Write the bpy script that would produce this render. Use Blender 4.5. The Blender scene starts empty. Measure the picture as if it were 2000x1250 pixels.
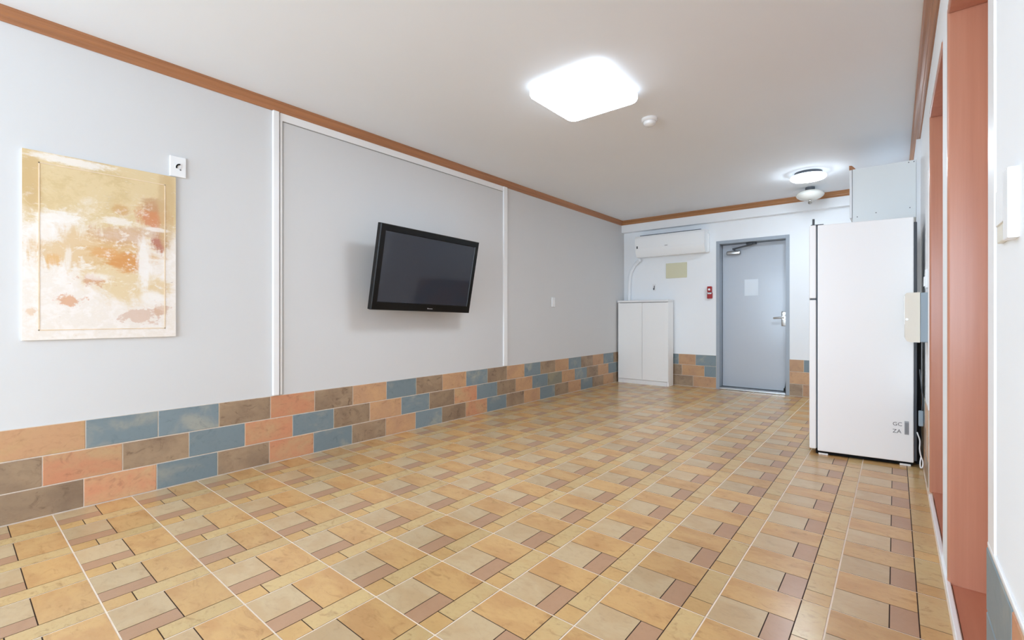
import bpy, bmesh, math, random
from mathutils import Vector, Matrix

# ------------------------------------------------------------------ scene, camera, light
sc = bpy.context.scene
COL = sc.collection
random.seed(7)

XL, XR, YF, YB, H = -3.126, 0.145, 6.441, -2.80, 2.350      # left wall, right wall, far wall, wall behind the camera, ceiling
XN = 0.166                                                  # near stretch of the right wall
HT = 0.435                                                  # height of the tiled dado
YAW, CAMZ = 0.6872, 0.9536

cam = bpy.data.objects.new('camera', bpy.data.cameras.new('camera'))
COL.objects.link(cam)
cam.location = (0, 0, CAMZ)
cam.rotation_euler = (math.pi / 2, 0, YAW)
cam.data.sensor_width = 36.0
cam.data.lens = 912.07 / 2000 * 36.0
cam.data.shift_y = -(625 - 617.27) / 2000
cam.data.clip_start = 0.02
sc.camera = cam

SKY = (0.755, 0.92, 1.095)
SKY_STRENGTH = 9.2
LAMP = 23.0
LAMP_ROUND = 66.0
LAMP_COLOUR = (0.82, 0.95, 1.08)
world = bpy.data.worlds.new('overcast_sky')
sc.world = world
world.use_nodes = True
bg = world.node_tree.nodes['Background']
bg.inputs['Color'].default_value = (*SKY, 1)
bg.inputs['Strength'].default_value = SKY_STRENGTH

portal = bpy.data.lights.new('window_portal', 'AREA')
portal.shape = 'RECTANGLE'
portal.size, portal.size_y = 3.1, 2.1
portal.cycles.is_portal = True
po = bpy.data.objects.new('window_portal', portal)
COL.objects.link(po)
po.location = (-1.49, YB + 0.02, 1.23)
po.rotation_euler = (math.pi / 2, 0, 0)

sc.view_settings.view_transform = 'Standard'
sc.view_settings.look = 'None'
sc.view_settings.gamma = 1.0
sc.view_settings.use_curve_mapping = False
sc.view_settings.exposure = 0.20
sc.cycles.max_bounces = 10
sc.cycles.diffuse_bounces = 7
sc.cycles.sample_clamp_indirect = 4.0
sc.cycles.caustics_reflective = False
sc.cycles.caustics_refractive = False


# ------------------------------------------------------------------ materials
def lin(c):
    out = []
    for v in c:
        v = v / 255.0
        out.append(v / 12.92 if v <= 0.04045 else ((v + 0.055) / 1.055) ** 2.4)
    return (*out, 1.0)


class NT:
    """small helper around a node tree"""
    def __init__(self, m):
        self.t = m.node_tree
        self.n, self.l = self.t.nodes, self.t.links

    def node(self, typ, **kw):
        nd = self.n.new(typ)
        for k, v in kw.items():
            if k.startswith('_'):
                setattr(nd, k[1:], v)
            else:
                key = k.replace('__', ' ')
                nd.inputs[key].default_value = v
        return nd

    def link(self, a, b):
        self.l.new(a, b)

    def mix(self, fac, a, b, mode='MIX'):
        nd = self.n.new('ShaderNodeMix')
        nd.data_type = 'RGBA'
        nd.blend_type = mode
        for idx, v in ((0, fac), (6, a), (7, b)):
            if hasattr(v, 'is_linked'):
                self.link(v, nd.inputs[idx])
            else:
                nd.inputs[idx].default_value = v
        return nd.outputs[2]

    def math(self, op, a, b=0.0, clamp=False):
        nd = self.n.new('ShaderNodeMath')
        nd.operation = op
        nd.use_clamp = clamp
        for idx, v in ((0, a), (1, b)):
            if hasattr(v, 'is_linked'):
                self.link(v, nd.inputs[idx])
            else:
                nd.inputs[idx].default_value = v
        return nd.outputs[0]

    def ramp(self, fac, stops):
        nd = self.n.new('ShaderNodeValToRGB')
        el = nd.color_ramp.elements
        while len(el) > 1:
            el.remove(el[-1])
        el[0].position, el[0].color = stops[0]
        for p, c in stops[1:]:
            e = el.new(p)
            e.color = c
        self.link(fac, nd.inputs[0])
        return nd.outputs[0]

    def smooth(self, v, lo, hi):
        nd = self.n.new('ShaderNodeMapRange')
        nd.interpolation_type = 'SMOOTHSTEP'
        nd.inputs['From Min'].default_value = lo
        nd.inputs['From Max'].default_value = hi
        self.link(v, nd.inputs['Value'])
        return nd.outputs['Result']


def base_mat(name):
    m = bpy.data.materials.new(name)
    m.use_nodes = True
    return m, NT(m), m.node_tree.nodes['Principled BSDF']


def mat(name, col, rough=0.5, spec=0.5, metal=0.0, var=0.0, scale=6.0, bump=0.0, bscale=200.0, coat=0.0, stretch=(1, 1, 1)):
    m, t, p = base_mat(name)
    p.inputs['Roughness'].default_value = rough
    p.inputs['Specular IOR Level'].default_value = spec
    p.inputs['Metallic'].default_value = metal
    p.inputs['Coat Weight'].default_value = coat
    c = lin(col)
    tc = t.node('ShaderNodeTexCoord')
    mp = t.node('ShaderNodeMapping')
    mp.inputs['Scale'].default_value = stretch
    t.link(tc.outputs['Object'], mp.inputs['Vector'])
    nz = t.node('ShaderNodeTexNoise', Scale=scale, Detail=5.0, Roughness=0.6)
    t.link(mp.outputs[0], nz.inputs['Vector'])
    lo = tuple(max(0, v * (1 - var)) for v in c[:3]) + (1,)
    hi = tuple(min(1, v * (1 + var)) for v in c[:3]) + (1,)
    t.link(t.ramp(nz.outputs['Fac'], [(0.3, lo), (0.7, hi)]), p.inputs['Base Color'])
    if bump > 0:
        n2 = t.node('ShaderNodeTexNoise', Scale=bscale, Detail=3.0)
        t.link(tc.outputs['Object'], n2.inputs['Vector'])
        b = t.node('ShaderNodeBump', Strength=bump, Distance=0.002)
        t.link(n2.outputs['Fac'], b.inputs['Height'])
        t.link(b.outputs[0], p.inputs['Normal'])
    return m


def emis(name, col, strength):
    m, t, p = base_mat(name)
    p.inputs['Base Color'].default_value = (0.9, 0.9, 0.9, 1)
    p.inputs['Emission Color'].default_value = (*col, 1)
    p.inputs['Emission Strength'].default_value = strength
    return m


def stone(name, a, b, dark, rough, spec, sc_=(6, 6, 6), vein=0.5, patch=0.5, bias=0.0):
    """mottled ceramic: two tones, darker clouds and thin veins; shifted per object"""
    m, t, p = base_mat(name)
    p.inputs['Roughness'].default_value = rough
    p.inputs['Specular IOR Level'].default_value = spec
    tc = t.node('ShaderNodeTexCoord')
    oi = t.node('ShaderNodeObjectInfo')
    vm = t.node('ShaderNodeVectorMath', _operation='SCALE')
    cmb = t.node('ShaderNodeCombineXYZ')
    r37 = t.math('MULTIPLY', oi.outputs['Random'], 37.0)
    t.link(r37, cmb.inputs[0])
    t.link(t.math('MULTIPLY', oi.outputs['Random'], 91.0), cmb.inputs[1])
    t.link(t.math('MULTIPLY', oi.outputs['Random'], 53.0), cmb.inputs[2])
    add = t.node('ShaderNodeVectorMath', _operation='ADD')
    t.link(tc.outputs['Object'], add.inputs[0])
    t.link(cmb.outputs[0], add.inputs[1])
    mp = t.node('ShaderNodeMapping')
    mp.inputs['Scale'].default_value = sc_
    t.link(add.outputs[0], mp.inputs['Vector'])
    n1 = t.node('ShaderNodeTexNoise', Scale=1.0, Detail=4.0, Roughness=0.55, Distortion=0.4)
    n2 = t.node('ShaderNodeTexNoise', Scale=2.7, Detail=7.0, Roughness=0.65, Distortion=1.2)
    n3 = t.node('ShaderNodeTexNoise', Scale=9.0, Detail=6.0, Roughness=0.7)
    for n in (n1, n2, n3):
        t.link(mp.outputs[0], n.inputs['Vector'])
    f1 = t.smooth(n1.outputs['Fac'], 0.5 + bias - 0.2 * patch - 0.02, 0.5 + bias + 0.2 * patch + 0.06)
    c = t.mix(f1, lin(a), lin(b))
    f2 = t.math('MULTIPLY', t.smooth(n2.outputs['Fac'], 0.52, 0.75), vein)
    c = t.mix(f2, c, lin(dark))
    f3 = t.math('MULTIPLY', t.smooth(n3.outputs['Fac'], 0.45, 0.8), 0.22)
    c = t.mix(f3, c, lin(dark))
    hs = t.node('ShaderNodeHueSaturation')
    t.link(t.math('ADD', t.math('MULTIPLY', oi.outputs['Random'], 0.16), 0.92), hs.inputs['Value'])
    t.link(c, hs.inputs['Color'])
    t.link(hs.outputs[0], p.inputs['Base Color'])
    bp = t.node('ShaderNodeBump', Strength=0.12, Distance=0.002)
    t.link(n2.outputs['Fac'], bp.inputs['Height'])
    t.link(bp.outputs[0], p.inputs['Normal'])
    return m


def wood(name, a, b, rough, axis, spec=0.4):
    """streaked wood grain; axis = the direction along which the grain runs"""
    m, t, p = base_mat(name)
    p.inputs['Roughness'].default_value = rough
    p.inputs['Specular IOR Level'].default_value = spec
    tc = t.node('ShaderNodeTexCoord')
    mp = t.node('ShaderNodeMapping')
    s = [38.0, 38.0, 38.0]
    s[axis] = 0.9
    mp.inputs['Scale'].default_value = s
    t.link(tc.outputs['Object'], mp.inputs['Vector'])
    n = t.node('ShaderNodeTexNoise', Scale=1.0, Detail=5.0, Roughness=0.6, Distortion=0.3)
    t.link(mp.outputs[0], n.inputs['Vector'])
    t.link(t.ramp(n.outputs['Fac'], [(0.3, lin(a)), (0.7, lin(b))]), p.inputs['Base Color'])
    return m


M = {}
M['paper_grey'] = mat('grey_wallpaper', (214, 214, 214), 0.75, 0.25, var=0.012, scale=1.2, bump=0.08, bscale=350)
M['paper_white'] = mat('white_wallpaper', (243, 246, 249), 0.7, 0.25, var=0.012, scale=1.5, bump=0.06, bscale=350)
M['ceiling'] = mat('ceiling_paper', (235, 239, 244), 0.85, 0.15, var=0.01, scale=1.0, bump=0.06, bscale=300)
M['white_trim'] = mat('white_painted_trim', (240, 240, 240), 0.35, 0.5, var=0.008)
M['white_gloss'] = mat('white_gloss_plastic', (238, 239, 240), 0.25, 0.5, var=0.006)
M['fridge_white'] = mat('white_enamel', (250, 250, 250), 0.28, 0.5, var=0.006, scale=1.5)
M['ac_white'] = mat('air_conditioner_plastic', (249, 251, 252), 0.3, 0.5, var=0.006)
M['cab_white'] = mat('white_laminate', (249, 249, 248), 0.4, 0.4, var=0.01, scale=3)
M['pale_blue'] = mat('pale_blue_laminate', (232, 236, 236), 0.4, 0.4, var=0.01, scale=3)
M['black'] = mat('black_plastic', (8, 8, 9), 0.3, 0.3, var=0.1)
M['black_matt'] = mat('black_matt_plastic', (9, 9, 10), 0.75, 0.2, var=0.1)
M['dark_grey'] = mat('dark_grey_steel', (74, 78, 84), 0.45, 0.5, var=0.08)
M['gasket'] = mat('grey_gasket', (88, 96, 104), 0.7, 0.2, var=0.05)
M['seal'] = mat('grey_seal_line', (142, 142, 140), 0.7, 0.2, var=0.04)  # flat grey painted for the shadow lines between battens
M['screen'] = mat('television_screen', (46, 50, 60), 0.07, 0.6, var=0.03, scale=1.5)
M['grout'] = mat('light_floor_grout', (236, 218, 198), 0.7, 0.2, var=0.08, scale=14)
M['wall_grout'] = mat('light_wall_grout', (216, 204, 190), 0.8, 0.2, var=0.1, scale=20)
M['groove'] = mat('dark_tile_groove', (52, 32, 20), 0.6, 0.2, var=0.1, scale=30)
M['steel'] = mat('brushed_steel', (190, 192, 192), 0.28, 0.5, metal=1.0, var=0.05, scale=40)
M['chrome'] = mat('chrome', (176, 174, 170), 0.3, 0.5, metal=1.0, var=0.02)
M['door_grey'] = mat('grey_enamelled_door', (190, 197, 206), 0.16, 0.5, var=0.01, scale=2)
M['door_frame_grey'] = mat('grey_door_frame', (158, 167, 177), 0.35, 0.5, var=0.015)
M['cream'] = mat('cream_plastic', (232, 228, 214), 0.35, 0.4, var=0.01)
M['slate_blue'] = mat('blue_grey_plastic', (150, 164, 174), 0.4, 0.4, var=0.015)
M['yellow_plate'] = mat('yellowed_ivory_plate', (216, 213, 184), 0.5, 0.3, var=0.01)
M['red'] = mat('red_plastic', (160, 24, 26), 0.3, 0.5, var=0.05)
M['paper'] = mat('white_paper', (224, 232, 240), 0.5, 0.3, var=0.01)
M['mark'] = mat('grey_print', (120, 120, 122), 0.6, 0.2, var=0.05)
M['mark_light'] = mat('pale_grey_print', (182, 184, 187), 0.6, 0.2, var=0.05)
M['globe'] = mat('opal_glass', (226, 225, 218), 0.22, 0.5, var=0.01)
M['brown_wood'] = wood('brown_moulding_wood', (152, 103, 70), (184, 128, 90), 0.42, 1)
M['brown_wood_x'] = wood('brown_moulding_wood_across', (152, 103, 62), (182, 132, 92), 0.42, 0)
M['pink_wood'] = wood('rose_brown_door_wood', (188, 128, 102), (199, 141, 115), 0.3, 2, 0.5)
M['pink_sill'] = wood('rose_brown_sill_wood', (178, 112, 84), (188, 122, 94), 0.4, 1, 0.4)
M['canvas_edge'] = mat('raw_canvas', (236, 234, 230), 0.8, 0.1, var=0.02)
M['lamp'] = emis('lit_lamp_diffuser', LAMP_COLOUR, LAMP)
M['lamp_side'] = emis('lamp_rim', LAMP_COLOUR, 2.0)
M['lamp_round'] = emis('lit_round_diffuser', LAMP_COLOUR, LAMP_ROUND)

# floor tile faces
M['ft_orange'] = stone('tile_face_orange', (206, 164, 108), (194, 148, 96), (154, 110, 66), 0.24, 0.5, (5, 9, 5), 0.55)
M['ft_grey'] = stone('tile_face_greige', (198, 172, 134), (192, 162, 122), (164, 136, 102), 0.24, 0.5, (5, 8, 5), 0.4)
M['ft_pink'] = stone('tile_face_rose', (178, 138, 106), (182, 142, 110), (160, 122, 92), 0.26, 0.5, (7, 7, 5), 0.3)
M['ft_cream'] = stone('tile_face_cream', (204, 174, 122), (202, 168, 116), (152, 116, 74), 0.24, 0.5, (6, 9, 6), 0.6)
M['ft_yellow'] = stone('tile_face_honey', (204, 164, 108), (198, 158, 102), (158, 116, 72), 0.24, 0.5, (6, 8, 5), 0.45)
# wall tiles
WS = (6, 4.5, 6)
M['wt_O'] = stone('wall_tile_orange', (208, 146, 112), (200, 166, 126), (150, 100, 76), 0.42, 0.4, WS, 0.6, patch=0.8)
M['wt_T'] = stone('wall_tile_tan', (202, 160, 120), (188, 148, 116), (150, 112, 82), 0.42, 0.4, WS, 0.6, patch=0.8)
M['wt_Y'] = stone('wall_tile_ochre', (198, 168, 120), (202, 158, 120), (160, 116, 84), 0.42, 0.4, WS, 0.5, patch=0.4)
M['wt_N'] = stone('wall_tile_brown', (166, 142, 116), (138, 116, 96), (98, 76, 60), 0.42, 0.4, WS, 0.8, patch=0.8)
M['wt_B'] = stone('wall_tile_blue', (126, 141, 147), (158, 160, 152), (102, 118, 124), 0.42, 0.4, WS, 0.6, patch=0.35, bias=0.09)
M['wt_G'] = stone('wall_tile_olive_grey', (134, 132, 118), (150, 142, 120), (104, 96, 84), 0.42, 0.4, WS, 0.6)


def painting_mat():
    m, t, p = base_mat('abstract_painting')
    p.inputs['Roughness'].default_value = 0.6
    p.inputs['Specular IOR Level'].default_value = 0.25
    tc = t.node('ShaderNodeTexCoord')
    sep = t.node('ShaderNodeSeparateXYZ')
    t.link(tc.outputs['Object'], sep.inputs[0])
    # u: 0 left .. 1 right, v: 0 bottom .. 1 top
    u = t.math('DIVIDE', sep.outputs[1], 0.597)
    v = t.math('DIVIDE', sep.outputs[2], 0.890)

    def noise(scale, detail=6.0, stretch=(1, 1, 1), dist=0.6):
        mp = t.node('ShaderNodeMapping')
        mp.inputs['Scale'].default_value = stretch
        t.link(tc.outputs['Object'], mp.inputs['Vector'])
        n = t.node('ShaderNodeTexNoise', Scale=scale, Detail=detail, Roughness=0.65, Distortion=dist)
        t.link(mp.outputs[0], n.inputs['Vector'])
        return n.outputs['Fac']
    fine = noise(48.0, 8.0, (1, 1, 1.6), 0.3)

    def fray(n, k=0.55):
        return t.math('ADD', t.math('MULTIPLY', n, 1.0), t.math('MULTIPLY', t.math('SUBTRACT', fine, 0.5), k))
    big = fray(noise(5.0), 0.35)
    mid = fray(noise(16.0))
    brush_h = fray(noise(9.0, 6.0, (1, 0.7, 3.5)))
    brush_v = fray(noise(9.0, 6.0, (1, 3.5, 0.8)))

    def blob(cu, cv, ru, rv, n, amt=0.7, soft=0.35):
        du = t.math('DIVIDE', t.math('SUBTRACT', u, cu), ru)
        dv = t.math('DIVIDE', t.math('SUBTRACT', v, cv), rv)
        d = t.math('SQRT', t.math('ADD', t.math('MULTIPLY', du, du), t.math('MULTIPLY', dv, dv)))
        d = t.math('ADD', d, t.math('MULTIPLY', t.math('SUBTRACT', n, 0.5), amt * 3.0))
        return t.math('SUBTRACT', 1.0, t.smooth(d, 1.0 - soft, 1.0 + soft))
    c = t.mix(t.smooth(mid, 0.35, 0.7), lin((240, 233, 227)), lin((232, 222, 210)))
    # ochre ground over the upper half and trailing down the middle
    up = t.math('ADD', v, t.math('MULTIPLY', t.math('SUBTRACT', big, 0.5), 0.9))
    c = t.mix(t.smooth(up, 0.52, 0.74), c, lin((222, 200, 158)))
    c = t.mix(t.math('MULTIPLY', t.smooth(big, 0.45, 0.62), t.smooth(v, 0.55, 0.85)), c, lin((212, 188, 142)))
    L = [(0.60, 0.36, 0.24, 0.16, big, (224, 200, 156), 0.9, 0.8), (0.30, 0.50, 0.26, 0.10, brush_v, (220, 190, 146), 0.9, 0.8),
         (0.62, 0.50, 0.22, 0.08, brush_h, (216, 178, 128), 0.9, 0.7),
         (0.64, 0.445, 0.12, 0.055, brush_h, (212, 148, 86), 0.85, 0.5), (0.50, 0.49, 0.09, 0.03, brush_h, (220, 166, 110), 0.7, 0.6),
         (0.60, 0.60, 0.17, 0.05, brush_v, (206, 166, 130), 0.7, 0.9), (0.60, 0.745, 0.06, 0.03, mid, (206, 160, 106), 0.7, 0.5),
         (0.84, 0.74, 0.11, 0.075, brush_v, (206, 132, 88), 0.85, 0.6), (0.84, 0.80, 0.10, 0.04, brush_h, (196, 156, 118), 0.8, 0.5),
         (0.88, 0.58, 0.06, 0.06, brush_v, (176, 98, 68), 0.85, 0.7), (0.83, 0.63, 0.12, 0.03, brush_h, (206, 170, 136), 0.6, 0.9),
         (0.44, 0.33, 0.09, 0.025, mid, (206, 152, 116), 0.75, 1.5), (0.27, 0.215, 0.07, 0.025, mid, (214, 158, 116), 0.8, 1.5),
         (0.74, 0.13, 0.11, 0.035, mid, (204, 164, 136), 0.6, 1.8), (0.90, 0.17, 0.05, 0.03, mid, (206, 168, 138), 0.6, 1.6),
         (0.18, 0.43, 0.04, 0.03, brush_v, (222, 176, 118), 0.7, 0.7), (0.93, 0.82, 0.06, 0.25, big, (206, 178, 134), 0.8, 0.5),
         (0.05, 0.84, 0.06, 0.16, mid, (206, 176, 128), 0.85, 0.5), (0.05, 0.15, 0.025, 0.018, mid, (222, 186, 148), 0.6, 1.4),
         (0.88, 0.30, 0.09, 0.05, brush_h, (222, 196, 150), 0.8, 0.6)]
    for cu, cv, ru, rv, n, colr, op, amt in L:
        c = t.mix(t.math('MULTIPLY', blob(cu, cv, ru, rv, n, amt), op), c, lin(colr))
    # white scraped marks
    for cu, cv, ru, rv, n, op in [(0.76, 0.44, 0.045, 0.15, brush_v, 0.9), (0.22, 0.66, 0.14, 0.035, brush_h, 0.85), (0.57, 0.675, 0.10, 0.02, brush_h, 0.7),
                                  (0.86, 0.655, 0.08, 0.012, brush_h, 0.7), (0.82, 0.24, 0.08, 0.04, big, 0.8), (0.12, 0.58, 0.10, 0.06, mid, 0.8),
                                  (0.45, 0.35, 0.08, 0.02, mid, 0.6), (0.30, 0.975, 0.26, 0.02, brush_h, 0.8), (0.26, 0.45, 0.02, 0.06, brush_v, 0.6)]:
        c = t.mix(t.math('MULTIPLY', blob(cu, cv, ru, rv, n, 0.7), op), c, lin((240, 235, 230)))
    # worn flecks where the ground shows through
    f = t.math('MULTIPLY', t.smooth(mid, 0.54, 0.70), t.math('SUBTRACT', 1.0, t.smooth(v, 0.62, 0.9)))
    c = t.mix(t.math('MULTIPLY', f, 0.75), c, lin((238, 230, 222)))
    f = t.math('MULTIPLY', t.smooth(brush_h, 0.60, 0.72), 0.5)
    c = t.mix(f, c, lin((236, 224, 208)))
    # thin charcoal scratches
    sh = noise(26.0, 3.0, (1, 1.0, 4.0), 1.5)
    f = t.math('MULTIPLY', t.smooth(sh, 0.66, 0.74), t.smooth(mid, 0.45, 0.6))
    c = t.mix(t.math('MULTIPLY', f, 0.45), c, lin((160, 112, 88)))
    t.link(c, p.inputs['Base Color'])
    bp = t.node('ShaderNodeBump', Strength=0.2, Distance=0.002)
    t.link(mid, bp.inputs['Height'])
    t.link(bp.outputs[0], p.inputs['Normal'])
    return m


M['painting'] = painting_mat()


def glass_mat():
    m = bpy.data.materials.new('window_glass')
    m.use_nodes = True
    t = NT(m)
    t.n.clear()
    out = t.node('ShaderNodeOutputMaterial')
    mx = t.node('ShaderNodeMixShader')
    mx.inputs[0].default_value = 0.06
    tr = t.node('ShaderNodeBsdfTransparent')
    gl = t.node('ShaderNodeBsdfGlossy', Roughness=0.02)
    t.link(tr.outputs[0], mx.inputs[1])
    t.link(gl.outputs[0], mx.inputs[2])
    t.link(mx.outputs[0], out.inputs[0])
    return m


M['glass'] = glass_mat()


# ------------------------------------------------------------------ geometry helpers
def box(bm, x0, x1, y0, y1, z0, z1, mi=0, bev=0.0, seg=2):
    r = bmesh.ops.create_cube(bm, size=1.0)
    vs = r['verts']
    for v in vs:
        v.co = Vector(((x0 + x1) / 2 + v.co.x * (x1 - x0), (y0 + y1) / 2 + v.co.y * (y1 - y0), (z0 + z1) / 2 + v.co.z * (z1 - z0)))
    fs = list({f for v in vs for f in v.link_faces})
    for f in fs:
        f.material_index = mi
    if bev > 0:
        es = list({e for v in vs for e in v.link_edges})
        bmesh.ops.bevel(bm, geom=es, offset=bev, segments=seg, affect='EDGES', profile=0.5, clamp_overlap=True, material=-1)
    return bm


def bx(x0, x1, y0, y1, z0, z1, bev=0.0, seg=2):
    return box(bmesh.new(), x0, x1, y0, y1, z0, z1, 0, bev, seg)


def prism(bm, pts, lo, hi, axis=1):
    """extrude a closed 2-D outline along axis (0 x, 1 y, 2 z)"""
    def P(a, b, h):
        return {0: (h, a, b), 1: (a, h, b), 2: (a, b, h)}[axis]
    v0 = [bm.verts.new(P(a, b, lo)) for a, b in pts]
    v1 = [bm.verts.new(P(a, b, hi)) for a, b in pts]
    n = len(pts)
    bm.faces.new(v0)
    bm.faces.new(v1)
    for i in range(n):
        bm.faces.new((v0[i], v0[(i + 1) % n], v1[(i + 1) % n], v1[i]))
    bmesh.ops.recalc_face_normals(bm, faces=bm.faces)
    return bm


def lathe(bm, prof, c, n=40, axis=2):
    """revolve (radius, height) pairs about a vertical axis through c"""
    rings = []
    for r, z in prof:
        if r < 1e-6:
            rings.append([bm.verts.new((c[0], c[1], c[2] + z))])
        else:
            rings.append([bm.verts.new((c[0] + r * math.cos(2 * math.pi * i / n), c[1] + r * math.sin(2 * math.pi * i / n), c[2] + z)) for i in range(n)])
    for a, b in zip(rings[:-1], rings[1:]):
        for i in range(n):
            j = (i + 1) % n
            if len(a) == 1 and len(b) == 1:
                continue
            if len(a) == 1:
                bm.faces.new((a[0], b[i], b[j]))
            elif len(b) == 1:
                bm.faces.new((a[i], a[j], b[0]))
            else:
                bm.faces.new((a[i], a[j], b[j], b[i]))
    bmesh.ops.recalc_face_normals(bm, faces=bm.faces)
    return bm


def tube(bm, pts, r, n=10, closed_ends=True):
    pts = [Vector(p) for p in pts]
    rings = []
    up = Vector((0, 0, 1))
    prev = None
    for i, p in enumerate(pts):
        d = (pts[min(i + 1, len(pts) - 1)] - pts[max(i - 1, 0)]).normalized()
        if prev is None:
            a = d.cross(up)
            if a.length < 1e-3:
                a = d.cross(Vector((1, 0, 0)))
        else:
            a = prev - d * prev.dot(d)
        a.normalize()
        prev = a
        b = d.cross(a)
        rings.append([bm.verts.new(p + (a * math.cos(2 * math.pi * k / n) + b * math.sin(2 * math.pi * k / n)) * r) for k in range(n)])
    for a, b in zip(rings[:-1], rings[1:]):
        for k in range(n):
            bm.faces.new((a[k], a[(k + 1) % n], b[(k + 1) % n], b[k]))
    if closed_ends:
        bm.faces.new(rings[0])
        bm.faces.new(rings[-1])
    bmesh.ops.recalc_face_normals(bm, faces=bm.faces)
    return bm


def smooth_path(ctrl, n=8):
    """Catmull-Rom through the control points"""
    c = [Vector(p) for p in ctrl]
    c = [c[0] * 2 - c[1]] + c + [c[-1] * 2 - c[-2]]
    out = []
    for i in range(1, len(c) - 2):
        p0, p1, p2, p3 = c[i - 1:i + 3]
        for k in range(n):
            s = k / n
            out.append(0.5 * ((2 * p1) + (p2 - p0) * s + (2 * p0 - 5 * p1 + 4 * p2 - p3) * s * s + (3 * p1 - p0 - 3 * p2 + p3) * s ** 3))
    out.append(c[-2])
    return out


def cyl(bm, c, r, h, axis=2, n=24, r2=None):
    """cylinder with its axis through c along axis, from c to c+h"""
    r2 = r if r2 is None else r2
    res = bmesh.ops.create_cone(bm, cap_ends=True, segments=n, radius1=r, radius2=r2, depth=h)
    rot = {0: Matrix.Rotation(math.pi / 2, 3, 'Y'), 1: Matrix.Rotation(-math.pi / 2, 3, 'X'), 2: Matrix.Identity(3)}[axis]
    off = Vector((0, 0, 0))
    off[axis] = h / 2
    for v in res['verts']:
        v.co = rot @ v.co + Vector(c) + off
    return bm


def rounded_slab(bm, cx, cy, sx, sy, rad, prof, n=8):
    """rounded rectangle stacked along z: prof = (inset, z) rings, last and first capped"""
    rings = []
    for inset, z in prof:
        hx, hy = sx / 2 - inset, sy / 2 - inset
        r = max(0.004, rad - inset * 0.5)
        ring = []
        for qx, qy, a0 in ((1, 1, 0), (-1, 1, 90), (-1, -1, 180), (1, -1, 270)):
            for k in range(n + 1):
                a = math.radians(a0 + 90 * k / n)
                ring.append(bm.verts.new((cx + qx * (hx - r) + r * math.cos(a), cy + qy * (hy - r) + r * math.sin(a), z)))
        rings.append(ring)
    m = len(rings[0])
    for a, b in zip(rings[:-1], rings[1:]):
        for k in range(m):
            bm.faces.new((a[k], a[(k + 1) % m], b[(k + 1) % m], b[k]))
    bm.faces.new(rings[0])
    bm.faces.new(rings[-1])
    bmesh.ops.recalc_face_normals(bm, faces=bm.faces)
    return bm


def to_mesh(name, bm, mats, smooth=False):
    me = bpy.data.meshes.new(name)
    bm.normal_update()
    bm.to_mesh(me)
    bm.free()
    for m in (mats if isinstance(mats, (list, tuple)) else [mats]):
        me.materials.append(m)
    if smooth:
        for p in me.polygons:
            p.use_smooth = True
        try:
            me.set_sharp_from_angle(angle=math.radians(38))
        except Exception:
            pass
    return me


def obj(name, bm, mats, parent=None, smooth=False, label=None):
    """link a bmesh as ONE object; coordinates are world coordinates unless the thing is built in its own frame"""
    me = to_mesh(name, bm, mats, smooth)
    o = bpy.data.objects.new(name, me)
    COL.objects.link(o)
    if parent is not None:
        o.parent = parent
        if not parent.get('_local'):
            base = root_loc(parent)
            if base.length > 0:
                me.transform(Matrix.Translation(-base))
    if label:
        o['label'] = label
    return o


ROOT = {}


def root_loc(o):
    v = Vector((0, 0, 0))
    while o is not None:
        v += o.location
        o = o.parent
    return v


def tag(o, label, cat=None, group=None, kind=None):
    o['label'] = label
    if cat:
        o['category'] = cat
    if group:
        o['group'] = group
    if kind:
        o['kind'] = kind
    return o


def thing(name, label, cat, loc, rot=None, kind=None, local=False):
    o = bpy.data.objects.new(name, None)
    COL.objects.link(o)
    o.location = loc
    o.empty_display_size = 0.1
    if rot is not None:
        o.rotation_euler = rot
    if local:
        LOCAL.add(o.name)
    return tag(o, label, cat, kind=kind)


LOCAL = set()


def part(name, bm, mats, parent, smooth=False, label=None):
    """part of a thing built in the thing's own frame (no shift)"""
    me = to_mesh(name, bm, mats, smooth)
    o = bpy.data.objects.new(name, me)
    COL.objects.link(o)
    o.parent = parent
    if label:
        o['label'] = label
    return o


def struct(name, bm, mats, label, smooth=False):
    o = obj(name, bm, mats, None, smooth)
    return tag(o, label, None, kind='structure')


def text_bm(txt, size, depth=0.0004):
    """letters as a mesh lying in the x-z plane facing -y, left bottom corner at the origin"""
    cu = bpy.data.curves.new('print', 'FONT')
    cu.body = txt
    cu.size = size
    cu.extrude = depth
    cu.resolution_u = 2
    o = bpy.data.objects.new('print', cu)
    COL.objects.link(o)
    dg = bpy.context.evaluated_depsgraph_get()
    me = bpy.data.meshes.new_from_object(o.evaluated_get(dg))
    bm = bmesh.new()
    bm.from_mesh(me)
    bpy.data.meshes.remove(me)
    bpy.data.objects.remove(o)
    bpy.data.curves.remove(cu)
    bmesh.ops.rotate(bm, verts=bm.verts, cent=(0, 0, 0), matrix=Matrix.Rotation(math.pi / 2, 3, 'X'))
    return bm


# ------------------------------------------------------------------ floor with its tiles
fl = struct('floor', bx(XL - 0.1, 0.60, YB - 0.1, YF + 0.25, -0.12, -0.0012), M['grout'], 'patterned tan ceramic tile floor of the whole room')
PIECES = [(0.0, 0.74, 0.51, 1.0, 1), (0.0, 0.50, 0.0, 0.51, 2), (0.50, 0.74, 0.0, 0.51, 3), (0.74, 1.0, 0.27, 1.0, 4), (0.74, 1.0, 0.0, 0.27, 5)]
FT = [M['groove'], M['ft_orange'], M['ft_grey'], M['ft_pink'], M['ft_cream'], M['ft_yellow']]
X0, Y0, T = -1.0644, 1.2333, 0.300
GAP = 0.0027
tile_cache = {}


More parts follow.
